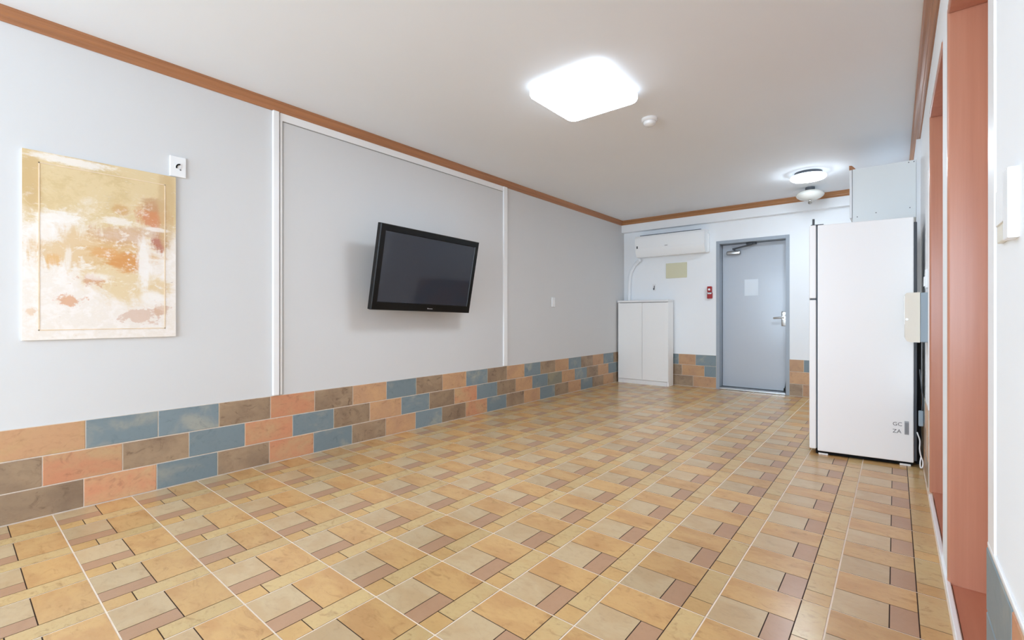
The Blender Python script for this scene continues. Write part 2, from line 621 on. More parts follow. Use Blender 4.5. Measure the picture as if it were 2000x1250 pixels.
def open_box(bm, x0, x1, y0, y1, z0, z1, mi):
    """box without its underside"""
    v = [bm.verts.new(c) for c in ((x0, y0, z0), (x1, y0, z0), (x1, y1, z0), (x0, y1, z0), (x0, y0, z1), (x1, y0, z1), (x1, y1, z1), (x0, y1, z1))]
    for q in ((4, 5, 6, 7), (0, 1, 5, 4), (1, 2, 6, 5), (2, 3, 7, 6), (3, 0, 4, 7)):
        f = bm.faces.new([v[k] for k in q])
        f.material_index = mi


def floor_tile_mesh(x0, x1, y0, y1):
    """tile cut to the given part of its cell (cell coordinates in metres)"""
    key = tuple(round(v, 4) for v in (x0, x1, y0, y1))
    if key in tile_cache:
        return tile_cache[key]
    bm = bmesh.new()
    a, b, c, d = x0 + GAP, x1 - GAP, y0 + GAP, y1 - GAP
    open_box(bm, a, b, c, d, -0.0012, -0.0006, 0)
    g = 0.0017
    for u0, u1, v0, v1, mi in PIECES:
        p0, p1 = max(a, u0 * T + (g if u0 > 0 else 0)), min(b, u1 * T - (g if u1 < 1 else 0))
        q0, q1 = max(c, v0 * T + (g if v0 > 0 else 0)), min(d, v1 * T - (g if v1 < 1 else 0))
        if p1 - p0 > 0.004 and q1 - q0 > 0.004:
            open_box(bm, p0, p1, q0, q1, -0.0006, 0.0, mi)
    me = to_mesh('floor_tile', bm, FT)
    tile_cache[key] = me
    return me


XE = 0.1356
rear = bmesh.new()
for i in range(-7, 4):
    for j in range(-14, 18):
        cx, cy = X0 + i * T, Y0 + j * T
        lx0, lx1 = max(0, XL + 0.004 - cx), min(T, XE - cx)
        ly0, ly1 = max(0, YB - cy), min(T, YF - 0.002 - cy)
        if lx1 - lx0 < 0.02 or ly1 - ly0 < 0.02:
            continue
        if abs(lx1 - T) < 0.001:
            lx1 = T
        me = floor_tile_mesh(lx0, lx1, ly0, ly1)
        if j < -6:                                  # behind the camera: one joined part
            n0 = len(rear.verts)
            rear.from_mesh(me)
            rear.verts.ensure_lookup_table()
            bmesh.ops.translate(rear, verts=rear.verts[n0:], vec=(cx, cy, 0))
            continue
        o = bpy.data.objects.new('floor_tile', me)
        COL.objects.link(o)
        o.parent = fl
        o.location = (cx, cy, 0)

obj('rear_floor_tiles', rear, FT, fl)['kind'] = 'stuff'

# ------------------------------------------------------------------ ceiling and walls
struct('ceiling', bx(XL - 0.1, 0.60, YB - 0.1, YF + 0.25, H, H + 0.1), M['ceiling'], 'plain off-white papered ceiling')

wl = struct('wall_left', bx(XL - 0.12, XL, YB - 0.1, YF + 0.25, -0.1, H), M['paper_grey'], 'long light grey papered wall with a tiled dado on the left')

DX0, DX1, DTOP = -1.816, -0.980, 1.932          # opening of the entrance door
bm = bmesh.new()
box(bm, XL, DX0, YF, YF + 0.2, -0.1, H)
box(bm, DX1, 0.60, YF, YF + 0.2, -0.1, H)
box(bm, DX0, DX1, YF, YF + 0.2, DTOP, H)
box(bm, XL, 0.60, YF + 0.2, YF + 0.24, -0.1, H)
wb = struct('wall_back', bm, M['paper_white'], 'white papered end wall with the grey entrance door')

D2 = (1.500, 2.280)      # near doorway in the right wall (y)
D3 = (2.500, 3.400)      # far doorway
DT = 2.048
bm = bmesh.new()
box(bm, XN, 0.55, YB - 0.1, D2[0], -0.1, H)
box(bm, XR, 0.55, D2[1], D3[0], -0.1, H)
box(bm, XR, 0.55, D3[1], YF, -0.1, H)
box(bm, XR, 0.55, D2[0], D2[1], DT, H)
box(bm, XR, 0.55, D3[0], D3[1], DT, H)
wr = struct('wall_right', bm, M['paper_white'], 'white papered right wall with two rose-brown doorways')

WX0, WX1, WZ0, WZ1 = -3.04, 0.06, 0.18, 2.28
bm = bmesh.new()
box(bm, XL, WX0, YB - 0.12, YB, -0.1, H)
box(bm, WX1, 0.55, YB - 0.12, YB, -0.1, H)
box(bm, WX0, WX1, YB - 0.12, YB, -0.1, WZ0)
box(bm, WX0, WX1, YB - 0.12, YB, WZ1, H)
struct('wall_front', bm, M['paper_white'], 'white wall with the wide window behind the camera')

w1 = thing('window_1', 'wide white framed sliding window letting the daylight in', None, (WX0, YB - 0.08, WZ0), kind='structure')
fr = bmesh.new()
box(fr, WX0, WX1, YB - 0.10, YB - 0.03, WZ0, WZ0 + 0.05)
box(fr, WX0, WX1, YB - 0.10, YB - 0.03, WZ1 - 0.05, WZ1)
box(fr, WX0, WX0 + 0.05, YB - 0.10, YB - 0.03, WZ0, WZ1)
box(fr, WX1 - 0.05, WX1, YB - 0.10, YB - 0.03, WZ0, WZ1)
box(fr, -1.53, -1.47, YB - 0.10, YB - 0.03, WZ0, WZ1)
obj('window_frame', fr, M['white_trim'], w1)
for a, b in ((WX0 + 0.05, -1.53), (-1.47, WX1 - 0.05)):
    obj('pane', bx(a, b, YB - 0.068, YB - 0.062, WZ0 + 0.05, WZ1 - 0.05), M['glass'], w1)

# ------------------------------------------------------------------ dado tiles
wt_cache = {}
PITCH = 0.297
RH = HT / 3


def wall_tile(parent, kind, axis, a, b, row, face, sgn, top=None):
    """one brick-shaped tile: axis 'y' -> lies on a wall x=face, runs a..b along y; axis 'x' -> wall y=face"""
    z0, z1 = row * RH + (0.003 if row else 0.006), (row + 1) * RH - 0.0025
    g = 0.0022
    L, hgt = (b - a) - 2 * g, z1 - z0
    key = (kind, axis, round(L, 3), row == 0, sgn)
    if key not in wt_cache:
        bm = bmesh.new()
        if axis == 'y':
            box(bm, 0 if sgn > 0 else -0.007, 0.007 if sgn > 0 else 0, 0, L, 0, hgt)
            out = [f for f in bm.faces if f.normal.x * sgn > 0.9]
        else:
            box(bm, 0, L, -0.007, 0, 0, hgt)
            out = [f for f in bm.faces if f.normal.y < -0.9]
        bm.normal_update()
        es = list({e for f in bm.faces if (f.normal.x * sgn > 0.9 if axis == 'y' else f.normal.y < -0.9) for e in f.edges})
        bmesh.ops.bevel(bm, geom=es, offset=0.0016, segments=1, affect='EDGES')
        wt_cache[key] = to_mesh('wall_tile', bm, M['wt_' + kind])
    o = bpy.data.objects.new('wall_tile', wt_cache[key])
    COL.objects.link(o)
    o.parent = parent
    o.location = (face, a + g, z0) if axis == 'y' else (a + g, face, z0)
    return o


# grout beds behind the tiles
obj('dado_grout', bx(XL - 0.001, XL + 0.0045, YB, YF, 0, HT), M['wall_grout'], wl)
bm = bmesh.new()
box(bm, XL + 0.006, DX0, YF - 0.0045, YF + 0.001, 0, HT)
box(bm, DX1, XR, YF - 0.0045, YF + 0.001, 0, HT)
obj('dado_grout', bm, M['wall_grout'], wb)
bm = bmesh.new()
box(bm, XN - 0.0045, XN + 0.001, YB, D2[0], 0, HT)
box(bm, XR - 0.0045, XR + 0.001, D3[1], YF, 0, HT)
obj('dado_grout', bm, M['wall_grout'], wr)

# the left wall, read off the photograph; row 0 is the lowest
ROWS = {2: (0.154 - 2 * PITCH, 'TBYBBNONTBNTBNTBNTBNTBNT'),
        1: (0.001 - PITCH, 'BNONBOBNTBNOBNTBGTBNTBNTB'),
        0: (0.147 - 2 * PITCH, 'OBNOBNOBNTBNOBNTBNTBNTNB')}
for row, (y, seq) in ROWS.items():
    yy = y - 9 * PITCH
    seq = 'NTBNTOBNT' + seq
    for k, ch in enumerate(seq):
        a, b = yy + k * PITCH, yy + (k + 1) * PITCH
        a, b = max(a, YB), min(b, YF - 0.004)
        if b - a > 0.02:
            wall_tile(wl, ch, 'y', a, b, row, XL, 1)
# end wall
for row, cuts, seq in ((2, (-3.117, -2.90, -2.604, -2.307, -2.079, DX0), 'BNBTB'),
                       (1, (-3.117, -2.80, -2.50, -2.263, -1.966, DX0), 'TBNTB'),
                       (0, (-3.117, -2.95, -2.65, -2.41, -2.113, DX0), 'NTBNT'),
                       (2, (DX1, -0.833, -0.536, -0.239, 0.143), 'TBNT'),
                       (1, (DX1, -0.70, -0.40, -0.10, 0.143), 'TBTN'),
                       (0, (DX1, -0.844, -0.547, -0.25, 0.143), 'NTBT')):
    for a, b, ch in zip(cuts[:-1], cuts[1:], seq):
        wall_tile(wb, ch, 'x', a, b, row, YF, -1)
# right wall
for row, end, seq in ((2, 1.496, 'BONBTOBNTBNTBNT'), (1, 1.496, 'BBTNOBTNBTNBTNB'), (0, 1.496, 'BOTBNTBONBTNBTN')):
    b = end
    first = 0.297 if row != 1 else 0.36
    for ch in seq:
        a = max(YB, b - first)
        first = PITCH
        if b - a > 0.02:
            wall_tile(wr, ch, 'y', a, b, row, XN, -1)
        b = a
for row, seq in ((2, 'TBNTBTNBTBN'), (1, 'TNTBNTBTNTB'), (0, 'NTBTNBTTBNT')):
    a = D3[1] + 0.045 - (0.11 if row == 1 else 0)
    for ch in seq:
        b = min(YF - 0.01, a + PITCH)
        a1 = max(a, D3[1] + 0.045)
        if b - a1 > 0.02:
            wall_tile(wr, ch, 'y', a1, b, row, XR, -1)
        a = b

# ------------------------------------------------------------------ mouldings and trims
PROF = [(0, -0.062), (0.006, -0.062), (0.010, -0.052), (0.014, -0.046), (0.016, -0.036), (0.024, -0.026), (0.030, -0.014), (0.036, -0.010), (0.036, 0), (0, 0)]


def shade(o):
    return o


bm = prism(bmesh.new(), [(XL + d, H + z) for d, z in PROF], YB, YF - 0.085, 1)
struct('trim_1', bm, M['brown_wood'], 'brown wood cornice moulding along the left wall')
FASC = YF - 0.085
bm = prism(bmesh.new(), [(FASC - d, H + z) for d, z in PROF], XL + 0.0, XR, 0)
struct('trim_2', bm, M['brown_wood_x'], 'brown wood cornice moulding above the end wall')
bm = bmesh.new()
box(bm, XL + 0.001, XR, FASC, YF + 0.001, 2.178, H, 0, 0.003)
struct('trim_3', bm, M['paper_white'], 'white boxed bulkhead under the cornice of the end wall')
bm = prism(bmesh.new(), [(XR + 0.001 - d * 1.35, H + z * 1.3) for d, z in PROF], YB, FASC, 1)
struct('trim_4', bm, M['brown_wood'], 'brown wood cornice moulding along the right wall')

# white battens framing the panel behind the television
bm = bmesh.new()
box(bm, XL, XL + 0.022, 1.352, 1.394, HT + 0.002, H - 0.062, 0, 0.006)
struct('trim_5', bm, M['white_trim'], 'broad white vertical batten left of the television panel')
bm = bmesh.new()
box(bm, XL, XL + 0.009, 1.402, 1.418, HT + 0.002, H - 0.108, 0, 0.002)
box(bm, XL, XL + 0.009, 1.402, 3.655, H - 0.112, H - 0.062, 0, 0.002)
box(bm, XL, XL + 0.003, 1.3945, 1.4025, HT + 0.002, H - 0.112, 1)  # thin grey strips painted as the shade in the batten gaps
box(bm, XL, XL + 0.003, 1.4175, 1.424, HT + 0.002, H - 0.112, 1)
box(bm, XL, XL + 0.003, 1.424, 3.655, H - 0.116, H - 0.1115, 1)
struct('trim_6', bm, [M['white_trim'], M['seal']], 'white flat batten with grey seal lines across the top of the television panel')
bm = bmesh.new()
box(bm, XL, XL + 0.020, 3.655, 3.715, HT + 0.002, H - 0.062, 0, 0.006)
struct('trim_7', bm, M['white_trim'], 'white vertical batten right of the television panel')
bm = bmesh.new()
box(bm, XN - 0.004, XN + 0.001, 1.418, 1.499, HT + 0.004, H - 0.08, 0, 0.001)
box(bm, XN - 0.005, XN + 0.001, YB, 1.499, HT + 0.001, HT + 0.010, 0, 0.002)
struct('trim_8', bm, M['white_trim'], 'white edge strip of the wall beside the near doorway and over its tiles')
bm = bmesh.new()
box(bm, XE + 0.001, XR + 0.006, 1.30, 3.30, -0.001, 0.016, 0, 0.003)
struct('trim_9', bm, M['white_trim'], 'white sill strip on the floor along both doorways')
bm = bmesh.new()
box(bm, 0.121, XR + 0.001, 4.60, FASC, HT + 0.01, H - 0.081)
struct('trim_10', bm, M['white_gloss'], 'white wall board beside the upper cabinet')
bm = bmesh.new()
box(bm, XR - 0.006, XR + 0.001, D3[1] + 0.004, D3[1] + 0.040, HT + 0.004, 1.75, 0, 0.002)
struct('trim_11', bm, M['white_trim'], 'thin white strip beside the far doorway')


def doorway(name, y0, y1, label, xf):
    """wood-lined opening in the right wall with a closed leaf at its back"""
    d = thing(name, label, None, (XR, y0, 0), kind='structure')
    th, x1 = 0.028, 0.46
    e = 0.0015
    ra = 0.008
    obj('jamb', bx(xf - 0.002, x1, y1 - th, y1 + e, 0, DT, ra, 3), M['pink_wood'], d, True)
    obj('jamb', bx((XN if y0 < 2 else xf) + 0.001, x1, y0 - e, y0 + th, 0, DT, 0.004, 2), M['pink_wood'], d, True)
    obj('head', bx(xf - 0.002, x1, y0 + th, y1 - th, DT - th, DT + e, 0.004, 2), M['pink_wood'], d)
    obj('sill', bx(XR + 0.010, x1, y0 + th, y1 - th, -0.05, 0.008), M['pink_sill'], d)
    s = bmesh.new()
    box(s, 0.262, 0.300, y1 - th - 0.013, y1 - th, 0.008, DT - th, 0, 0.004)
    box(s, 0.262, 0.300, y0 + th, y0 + th + 0.013, 0.008, DT - th, 0, 0.004)
    box(s, 0.262, 0.300, y0 + th, y1 - th, DT - th - 0.013, DT - th, 0, 0.004)
    obj('door_stop', s, M['pink_wood'], d)
    lf = bmesh.new()
    a, b = y0 + th + 0.003, y1 - th - 0.003
    box(lf, 0.304, 0.342, a, b, 0.016, DT - th - 0.004)
    for z0, z1 in ((0.18, 0.90), (1.08, 1.86)):
        box(lf, 0.298, 0.310, a + 0.13, b - 0.13, z0, z1, 0, 0.006)
    leaf = obj('door_leaf', lf, M['pink_wood'], d)
    hd = bmesh.new()
    cyl(hd, (0.298, a + 0.06, 1.0), 0.026, 0.006, 0)
    cyl(hd, (0.262, a + 0.06, 1.0), 0.010, 0.036, 0)
    box(hd, 0.256, 0.268, a + 0.05, a + 0.16, 0.99, 1.01, 0, 0.004)
    obj('lever_handle', hd, M['steel'], leaf, True)
    return d


doorway('door_2', D2[0], D2[1], 'rose-brown lined doorway nearest the camera in the right wall', XR)
doorway('door_3', D3[0], D3[1], 'rose-brown lined doorway farther along the right wall, next to the refrigerator', XR)

# ------------------------------------------------------------------ entrance door
d1 = thing('door_1', 'grey enamelled metal entrance door set in a grey frame in the end wall', None, (DX0, YF, 0), kind='structure')
LY = YF + 0.132
f = 0.040
bm = bmesh.new()
box(bm, DX0 - 0.001, DX0 + f, YF - 0.004, YF + 0.199, 0, DTOP + 0.001, 0, 0.002)
box(bm, DX1 - f, DX1 + 0.001, YF - 0.004, YF + 0.199, 0, DTOP + 0.001, 0, 0.002)
box(bm, DX0 + f, DX1 - f, YF - 0.004, YF + 0.199, DTOP - f, DTOP + 0.001, 0, 0.002)
obj('door_frame', bm, M['door_frame_grey'], d1)
leaf = obj('door_leaf', bx(DX0 + f + 0.003, DX1 - f - 0.003, LY, LY + 0.045, 0.028, DTOP - f - 0.003, 0.003), M['door_grey'], d1)
bm = bmesh.new()
box(bm, DX0 + f, DX1 - f, YF - 0.006, LY + 0.045, 0.001, 0.024, 0, 0.004)
obj('threshold', bm, M['steel'], d1, label='bright metal threshold')
hx = -1.052
bm = bmesh.new()
box(bm, hx - 0.034, hx + 0.024, LY - 0.012, LY, 0.83, 1.01, 0, 0.010, 3)
cyl(bm, (hx, LY - 0.058, 0.935), 0.026, 0.05, 1, 24)
cyl(bm, (hx, LY - 0.026, 0.985), 0.020, 0.02, 1, 20)
tube(bm, smooth_path([(hx, LY - 0.055, 0.935), (hx - 0.05, LY - 0.06, 0.933), (hx - 0.115, LY - 0.055, 0.928)], 5), 0.0105, 10)
obj('lever_handle', bm, M['chrome'], leaf, True, label='shiny lever handle on a long plate')
bm = bmesh.new()
box(bm, -1.712, -1.545, LY - 0.060, LY - 0.001, 1.752, 1.800, 0, 0.012, 3)
obj('door_closer', bm, M['steel'], leaf, True)
bm = bmesh.new()
tube(bm, [(-1.62, LY - 0.035, 1.806), (-1.62, LY - 0.035, 1.824), (-1.615, LY - 0.035, 1.828)], 0.010, 8)
tube(bm, [(-1.64, LY - 0.035, 1.826), (-1.40, LY - 0.100, 1.858)], 0.010, 8)
tube(bm, [(-1.40, LY - 0.100, 1.858), (-1.40, LY - 0.02, 1.880)], 0.009, 8)
box(bm, -1.475, -1.36, YF + 0.07, YF + 0.125, 1.866, DTOP - f - 0.001, 0, 0.005)
obj('closer_arm', bm, M['dark_grey'], leaf, True)
bm = bmesh.new()
box(bm, -1.040, -1.020, LY - 0.014, LY, 0.135, 0.190, 0, 0.004)
tube(bm, [(-1.030, LY - 0.016, 0.165), (-1.036, LY - 0.026, 0.10), (-1.042, LY - 0.034, 0.065)], 0.008, 8)
cyl(bm, (-1.043, LY - 0.036, 0.035), 0.014, 0.034, 2, 14)
obj('foot_stop', bm, M['black'], leaf, True, label='black folding foot stop at the lower corner')
tag(obj('paper_notice', bx(-1.506, -1.345, LY - 0.0015, LY - 0.0002, 1.215, 1.425), M['paper'], None), 'plain pale sheet stuck on the grey entrance door at eye height', 'paper')  # thin bluish-white rectangle laid on the door leaf

# ------------------------------------------------------------------ air conditioner and its pipe
ac = thing('air_conditioner', 'long white wall-mounted air conditioner left of the entrance door', 'air conditioner', (-2.38, YF, 1.79))
ax0, ax1 = -2.862, -1.905
yf_, yb_ = YF - 0.195, YF - 0.001
prof = [(yb_, 1.80), (yb_ - 0.10, 1.785), (yf_ + 0.045, 1.792), (yf_ + 0.012, 1.845), (yf_, 1.90), (yf_ + 0.004, 2.05), (yf_ + 0.022, 2.082), (yb_, 2.092)]
obj('body', prism(bmesh.new(), prof, ax0 + 0.004, ax1 - 0.004, 0), M['ac_white'], ac, True)
bm = bmesh.new()
prism(bm, [(yf_ - 0.006, 1.902), (yf_ + 0.02, 1.902), (yf_ + 0.024, 2.07), (yf_ + 0.016, 2.078), (yf_ + 0.002, 2.066), (yf_ - 0.005, 2.04)], ax0, ax1, 0)
obj('front_panel', bm, M['ac_white'], ac, True)
bm = prism(bmesh.new(), [(yf_ + 0.006, 1.893), (yf_ + 0.012, 1.840), (yf_ + 0.046, 1.787), (yf_ + 0.050, 1.792), (yf_ + 0.02, 1.846), (yf_ + 0.014, 1.893)], ax0 + 0.03, ax1 - 0.03, 0)
obj('air_flap', bm, M['ac_white'], ac, True)
bm = bmesh.new()
box(bm, -2.836, -2.818, yf_ - 0.010, yf_ - 0.004, 1.905, 1.940, 0, 0.002)
obj('display_window', bm, M['dark_grey'], ac)
obj('logo', bx(-2.43, -2.39, yf_ - 0.0075, yf_ - 0.005, 1.916, 1.922), M['mark'], ac)
bm = bmesh.new()
for k in range(9):
    box(bm, ax0 + 0.06, ax1 - 0.06, yf_ + 0.035 + k * 0.014, yf_ + 0.041 + k * 0.014, 2.084, 2.0935)
obj('intake_grille', bm, M['gasket'], ac)
obj('mounting_plate', bx(ax1 - 0.012, ax1 + 0.012, YF - 0.055, YF, 1.80, 2.04, 0.003), M['ac_white'], ac)
bm = tube(bmesh.new(), smooth_path([(-2.838, YF - 0.09, 1.758), (-2.868, YF - 0.07, 1.742), (-2.94, YF - 0.04, 1.69), (-3.005, YF - 0.034, 1.57), (-3.025, YF - 0.034, 1.42), (-3.028, YF - 0.034, 1.20), (-3.028, YF - 0.034, 0.60), (-3.028, YF - 0.034, 0.30)], 8), 0.024, 12)
tag(obj('refrigerant_pipe', bm, M['paper_white'], None, True), 'white wrapped pipe curving from the air conditioner down behind the cabinet', 'pipe')

# ------------------------------------------------------------------ white two-door cabinet in the corner
cb = thing('shoe_cabinet', 'low white two-door cabinet standing in the far left corner', 'cabinet', (-2.73, 6.31, 0))
cx0, cx1, cy0, cy1, ch = -3.096, -2.362, 6.190, 6.375, 1.175
bm = bmesh.new()
box(bm, cx0, cx0 + 0.018, cy0 + 0.018, cy1, 0.06, ch - 0.03)
box(bm, cx1 - 0.018, cx1, cy0 + 0.018, cy1, 0.0, ch - 0.03)
box(bm, cx0 + 0.018, cx1 - 0.018, cy1 - 0.01, cy1, 0.06, ch - 0.03)
box(bm, cx0 + 0.018, cx1 - 0.018, cy0 + 0.02, cy1 - 0.01, 0.06, 0.08)
obj('body', bm, M['cab_white'], cb)
obj('top_board', bx(cx0 - 0.006, cx1 + 0.003, cy0 - 0.006, cy1, ch - 0.029, ch, 0.003), M['white_trim'], cb)
obj('plinth', bx(cx0, cx1 - 0.02, cy0 + 0.004, cy0 + 0.022, 0.0, 0.058), M['white_trim'], cb)
mx = (cx0 + cx1) / 2 - 0.003
for a, b in ((cx0 + 0.001, mx - 0.002), (mx + 0.002, cx1 - 0.001)):
    obj('door', bx(a, b, cy0, cy0 + 0.017, 0.062, ch - 0.036, 0.0015), M['cab_white'], cb)

# ------------------------------------------------------------------ small things on the end wall
tag(obj('cover_plate', bx(-2.487, -2.195, YF - 0.010, YF + 0.0005, 1.481, 1.690, 0.004), M['yellow_plate'], None), 'blank yellowed ivory cover plate under the air conditioner', 'wall plate')
hk = thing('wall_hook', 'small white adhesive hook on the end wall above the white cabinet', 'hook', (-2.655, YF, 1.31))
obj('back_plate', bx(-2.678, -2.632, YF - 0.006, YF + 0.0005, 1.315, 1.410, 0.003), M['white_gloss'], hk)
obj('hook', tube(bmesh.new(), smooth_path([(-2.655, YF - 0.006, 1.385), (-2.655, YF - 0.014, 1.35), (-2.655, YF - 0.022, 1.33), (-2.655, YF - 0.034, 1.335), (-2.655, YF - 0.036, 1.35)], 5), 0.005, 8), M['gasket'], hk, True)
rl = thing('emergency_torch', 'small red emergency light box on the wall left of the entrance door', 'emergency light', (-1.893, YF, 1.18))
obj('holder', bx(-1.926, -1.861, YF - 0.030, YF + 0.0005, 1.185, 1.265, 0.006), M['red'], rl)
obj('lamp_head', bx(-1.922, -1.865, YF - 0.042, YF - 0.002, 1.268, 1.345, 0.008), M['red'], rl)
obj('lens', cyl(bmesh.new(), (-1.893, YF - 0.046, 1.303), 0.014, 0.004, 1, 18), M['paper_white'], rl)
obj('label_strip', bx(-1.918, -1.869, YF - 0.0315, YF - 0.030, 1.243, 1.262), M['paper'], rl)

# ------------------------------------------------------------------ ceiling fixtures
sq = thing('square_ceiling_light', 'large square lit ceiling light in the middle of the room', 'ceiling light', (-1.478, 2.50, H))
obj('base_plate', rounded_slab(bmesh.new(), -1.478, 2.50, 0.46, 0.465, 0.04, [(0, H + 0.0005), (0, H - 0.020)]), M['white_trim'], sq)
bm = rounded_slab(bmesh.new(), -1.478, 2.50, 0.505, 0.512, 0.055, [(0.004, H - 0.020), (0.0, H - 0.026), (0.0, H - 0.052), (0.006, H - 0.062), (0.016, H - 0.068)], 10)
bm.normal_update()
for fc in bm.faces:
    fc.material_index = 0 if fc.normal.z < -0.6 else 1
obj('diffuser', bm, [M['lamp'], M['lamp_side']], sq, True)

rd = thing('round_ceiling_light', 'small round lit ceiling light near the entrance door', 'ceiling light', (-0.655, 5.34, H))
obj('base_plate', lathe(bmesh.new(), [(0, 0.0005), (0.115, 0.0005), (0.125, -0.030), (0.0, -0.030)], (-0.655, 5.34, H)), M['dark_grey'], rd, True)
bm = lathe(bmesh.new(), [(0, -0.030), (0.140, -0.030), (0.150, -0.038), (0.152, -0.050), (0.140, -0.064), (0.10, -0.073), (0.0, -0.078)], (-0.655, 5.34, H))
bm.normal_update()
for fc in bm.faces:
    fc.material_index = 0 if fc.normal.z < -0.3 else 1
obj('diffuser', bm, [M['lamp_round'], M['lamp_side']], rd, True)

gc = (-0.715, 5.97, H)
gl = thing('globe_ceiling_light', 'unlit opal glass ceiling light with a chrome knob under it', 'ceiling light', gc)
obj('ceiling_mount', lathe(bmesh.new(), [(0, 0.0005), (0.045, 0.0005), (0.045, -0.030), (0.038, -0.036), (0.0, -0.036)], gc), M['dark_grey'], gl, True)
obj('glass_shade', lathe(bmesh.new(), [(0, -0.034), (0.055, -0.034), (0.10, -0.045), (0.126, -0.066), (0.132, -0.086), (0.122, -0.104), (0.095, -0.124), (0.055, -0.138), (0.0, -0.143)], gc), M['globe'], gl, True)
obj('finial', lathe(bmesh.new(), [(0, -0.142), (0.008, -0.142), (0.008, -0.152), (0.017, -0.158), (0.020, -0.168), (0.014, -0.180), (0.0, -0.184)], gc, 20), M['chrome'], gl, True)

sd = thing('smoke_detector', 'small round white smoke detector beside the square ceiling light', 'smoke detector', (-1.345, 3.175, H))
obj('base', lathe(bmesh.new(), [(0, 0.0005), (0.056, 0.0005), (0.056, -0.014), (0.050, -0.020), (0, -0.020)], (-1.345, 3.175, H)), M['white_gloss'], sd, True)
obj('sensor_head', lathe(bmesh.new(), [(0, -0.019), (0.040, -0.019), (0.044, -0.026), (0.040, -0.040), (0.026, -0.050), (0, -0.052)], (-1.345, 3.175, H)), M['white_gloss'], sd, True)

# ------------------------------------------------------------------ painting and wall plates on the left wall
pt = thing('painting', 'unframed abstract canvas in ochre, orange and white on the left wall', 'painting', (XL, 0.230, 0.840))
obj('canvas', bx(XL + 0.0003, XL + 0.014, 0.230, 0.827, 0.840, 1.730, 0.001), M['canvas_edge'], pt)
art = obj('painted_face', bx(XL + 0.0138, XL + 0.0150, 0.2305, 0.8265, 0.8405, 1.7295), M['painting'], pt)
bm = bmesh.new()
py0, py1, pz0, pz1 = 0.284, 0.778, 0.885, 1.678
w = 0.0045
for a, b, c, d in ((py0, py1, pz1 - w, pz1), (py0, py0 + w, pz0, pz1), (py1 - w, py1, pz0, pz1), (py0, py1, pz0, pz0 + w)):
    box(bm, XL + 0.0148, XL + 0.0166, a, b, c, d)
obj('inner_border', bm, mat('pale_ochre_line', (230, 208, 178), 0.6, 0.2, var=0.1, scale=20), pt)

ts = thing('aerial_socket', 'square white socket plate with a black cable stub above the corner of the painting', 'socket', (XL, 0.837, 1.735))
obj('plate', bx(XL - 0.0005, XL + 0.013, 0.799, 0.877, 1.7345, 1.850, 0.004), M['white_gloss'], ts)
bm = bmesh.new()
cyl(bm, (XL + 0.012, 0.838, 1.792), 0.014, 0.004, 0, 20)
obj('socket_ring', bm, M['white_trim'], ts)
bm = tube(bmesh.new(), smooth_path([(XL + 0.016, 0.846, 1.806), (XL + 0.020, 0.836, 1.802), (XL + 0.020, 0.829, 1.793), (XL + 0.016, 0.830, 1.782)], 6), 0.0035, 8)
obj('cable_stub', bm, M['black_matt'], ts, True)
obj('screw', cyl(bmesh.new(), (XL + 0.0125, 0.849, 1.776), 0.004, 0.002, 0, 12), M['mark'], ts)

ls = thing('light_switch', 'narrow white switch on the left wall between the panel and the cabinet', 'switch', (XL, 4.57, 1.06))
obj('plate', bx(XL - 0.0005, XL + 0.010, 4.540, 4.606, 1.060, 1.172, 0.004), M['white_gloss'], ls)
obj('rocker', bx(XL + 0.009, XL + 0.014, 4.560, 4.586, 1.090, 1.142, 0.002), M['white_trim'], ls)

# switch group on the right wall, seen edge-on
rs = thing('wall_controller', 'white wall controller box seen edge-on at the right border', 'switch', (XN, 1.24, 1.09))
obj('plate', bx(XN - 0.009, XN + 0.0005, 1.222, 1.335, 1.097, 1.203, 0.002), M['cream'], rs)
obj('cover', bx(XN - 0.012, XN - 0.008, 1.228, 1.328, 1.130, 1.198, 0.001), M['paper_white'], rs)
obj('housing', bx(XN - 0.015, XN + 0.0005, 1.176, 1.221, 1.090, 1.214, 0.002), M['white_gloss'], rs)

# ------------------------------------------------------------------ television
tv = thing('television', 'black flat television tilted forward on the left wall', 'television', (-2.888, 2.485, 1.300))
# own frame: x' right along the screen, y' out of the screen, z' up
tilt, roll = 0.184, -0.020
n = Vector((math.cos(tilt), 0, -math.sin(tilt)))
up = Vector((math.sin(tilt), 0, math.cos(tilt)))
rt = Vector((0, 1, 0))
rt2 = rt * math.cos(roll) + up * math.sin(roll)
up2 = up * math.cos(roll) - rt * math.sin(roll)
tv.rotation_euler = Matrix((rt2, -n, up2)).transposed().to_euler()   # columns: right, into the wall, up
W, HH = 1.020, 0.632
bm = bmesh.new()
# bezel ring with a sloped inner lip (front is at y' = 0, going back is +y')
L_, R_, B_, T_ = -W / 2, W / 2, -HH / 2, HH / 2
sl, sr, sb, st = L_ + 0.050, R_ - 0.046, B_ + 0.062, T_ - 0.050
def ring(l, r, b, t, y):
    return [bm.verts.new(p) for p in ((l, y, b), (r, y, b), (r, y, t), (l, y, t))]
rings = [ring(L_ + 0.006, R_ - 0.006, B_ + 0.006, T_ - 0.006, 0.050), ring(L_, R_, B_, T_, 0.040), ring(L_, R_, B_, T_, 0.006), ring(L_ + 0.006, R_ - 0.006, B_ + 0.006, T_ - 0.006, 0.0),
         ring(sl - 0.004, sr + 0.004, sb - 0.004, st + 0.004, 0.0), ring(sl, sr, sb, st, 0.006), ring(sl, sr, sb, st, 0.020)]
for a, b in zip(rings[:-1], rings[1:]):
    for k in range(4):
        bm.faces.new((a[k], a[(k + 1) % 4], b[(k + 1) % 4], b[k]))
bm.faces.new(rings[0])
bmesh.ops.recalc_face_normals(bm, faces=bm.faces)
part('bezel', bm, M['black'], tv)
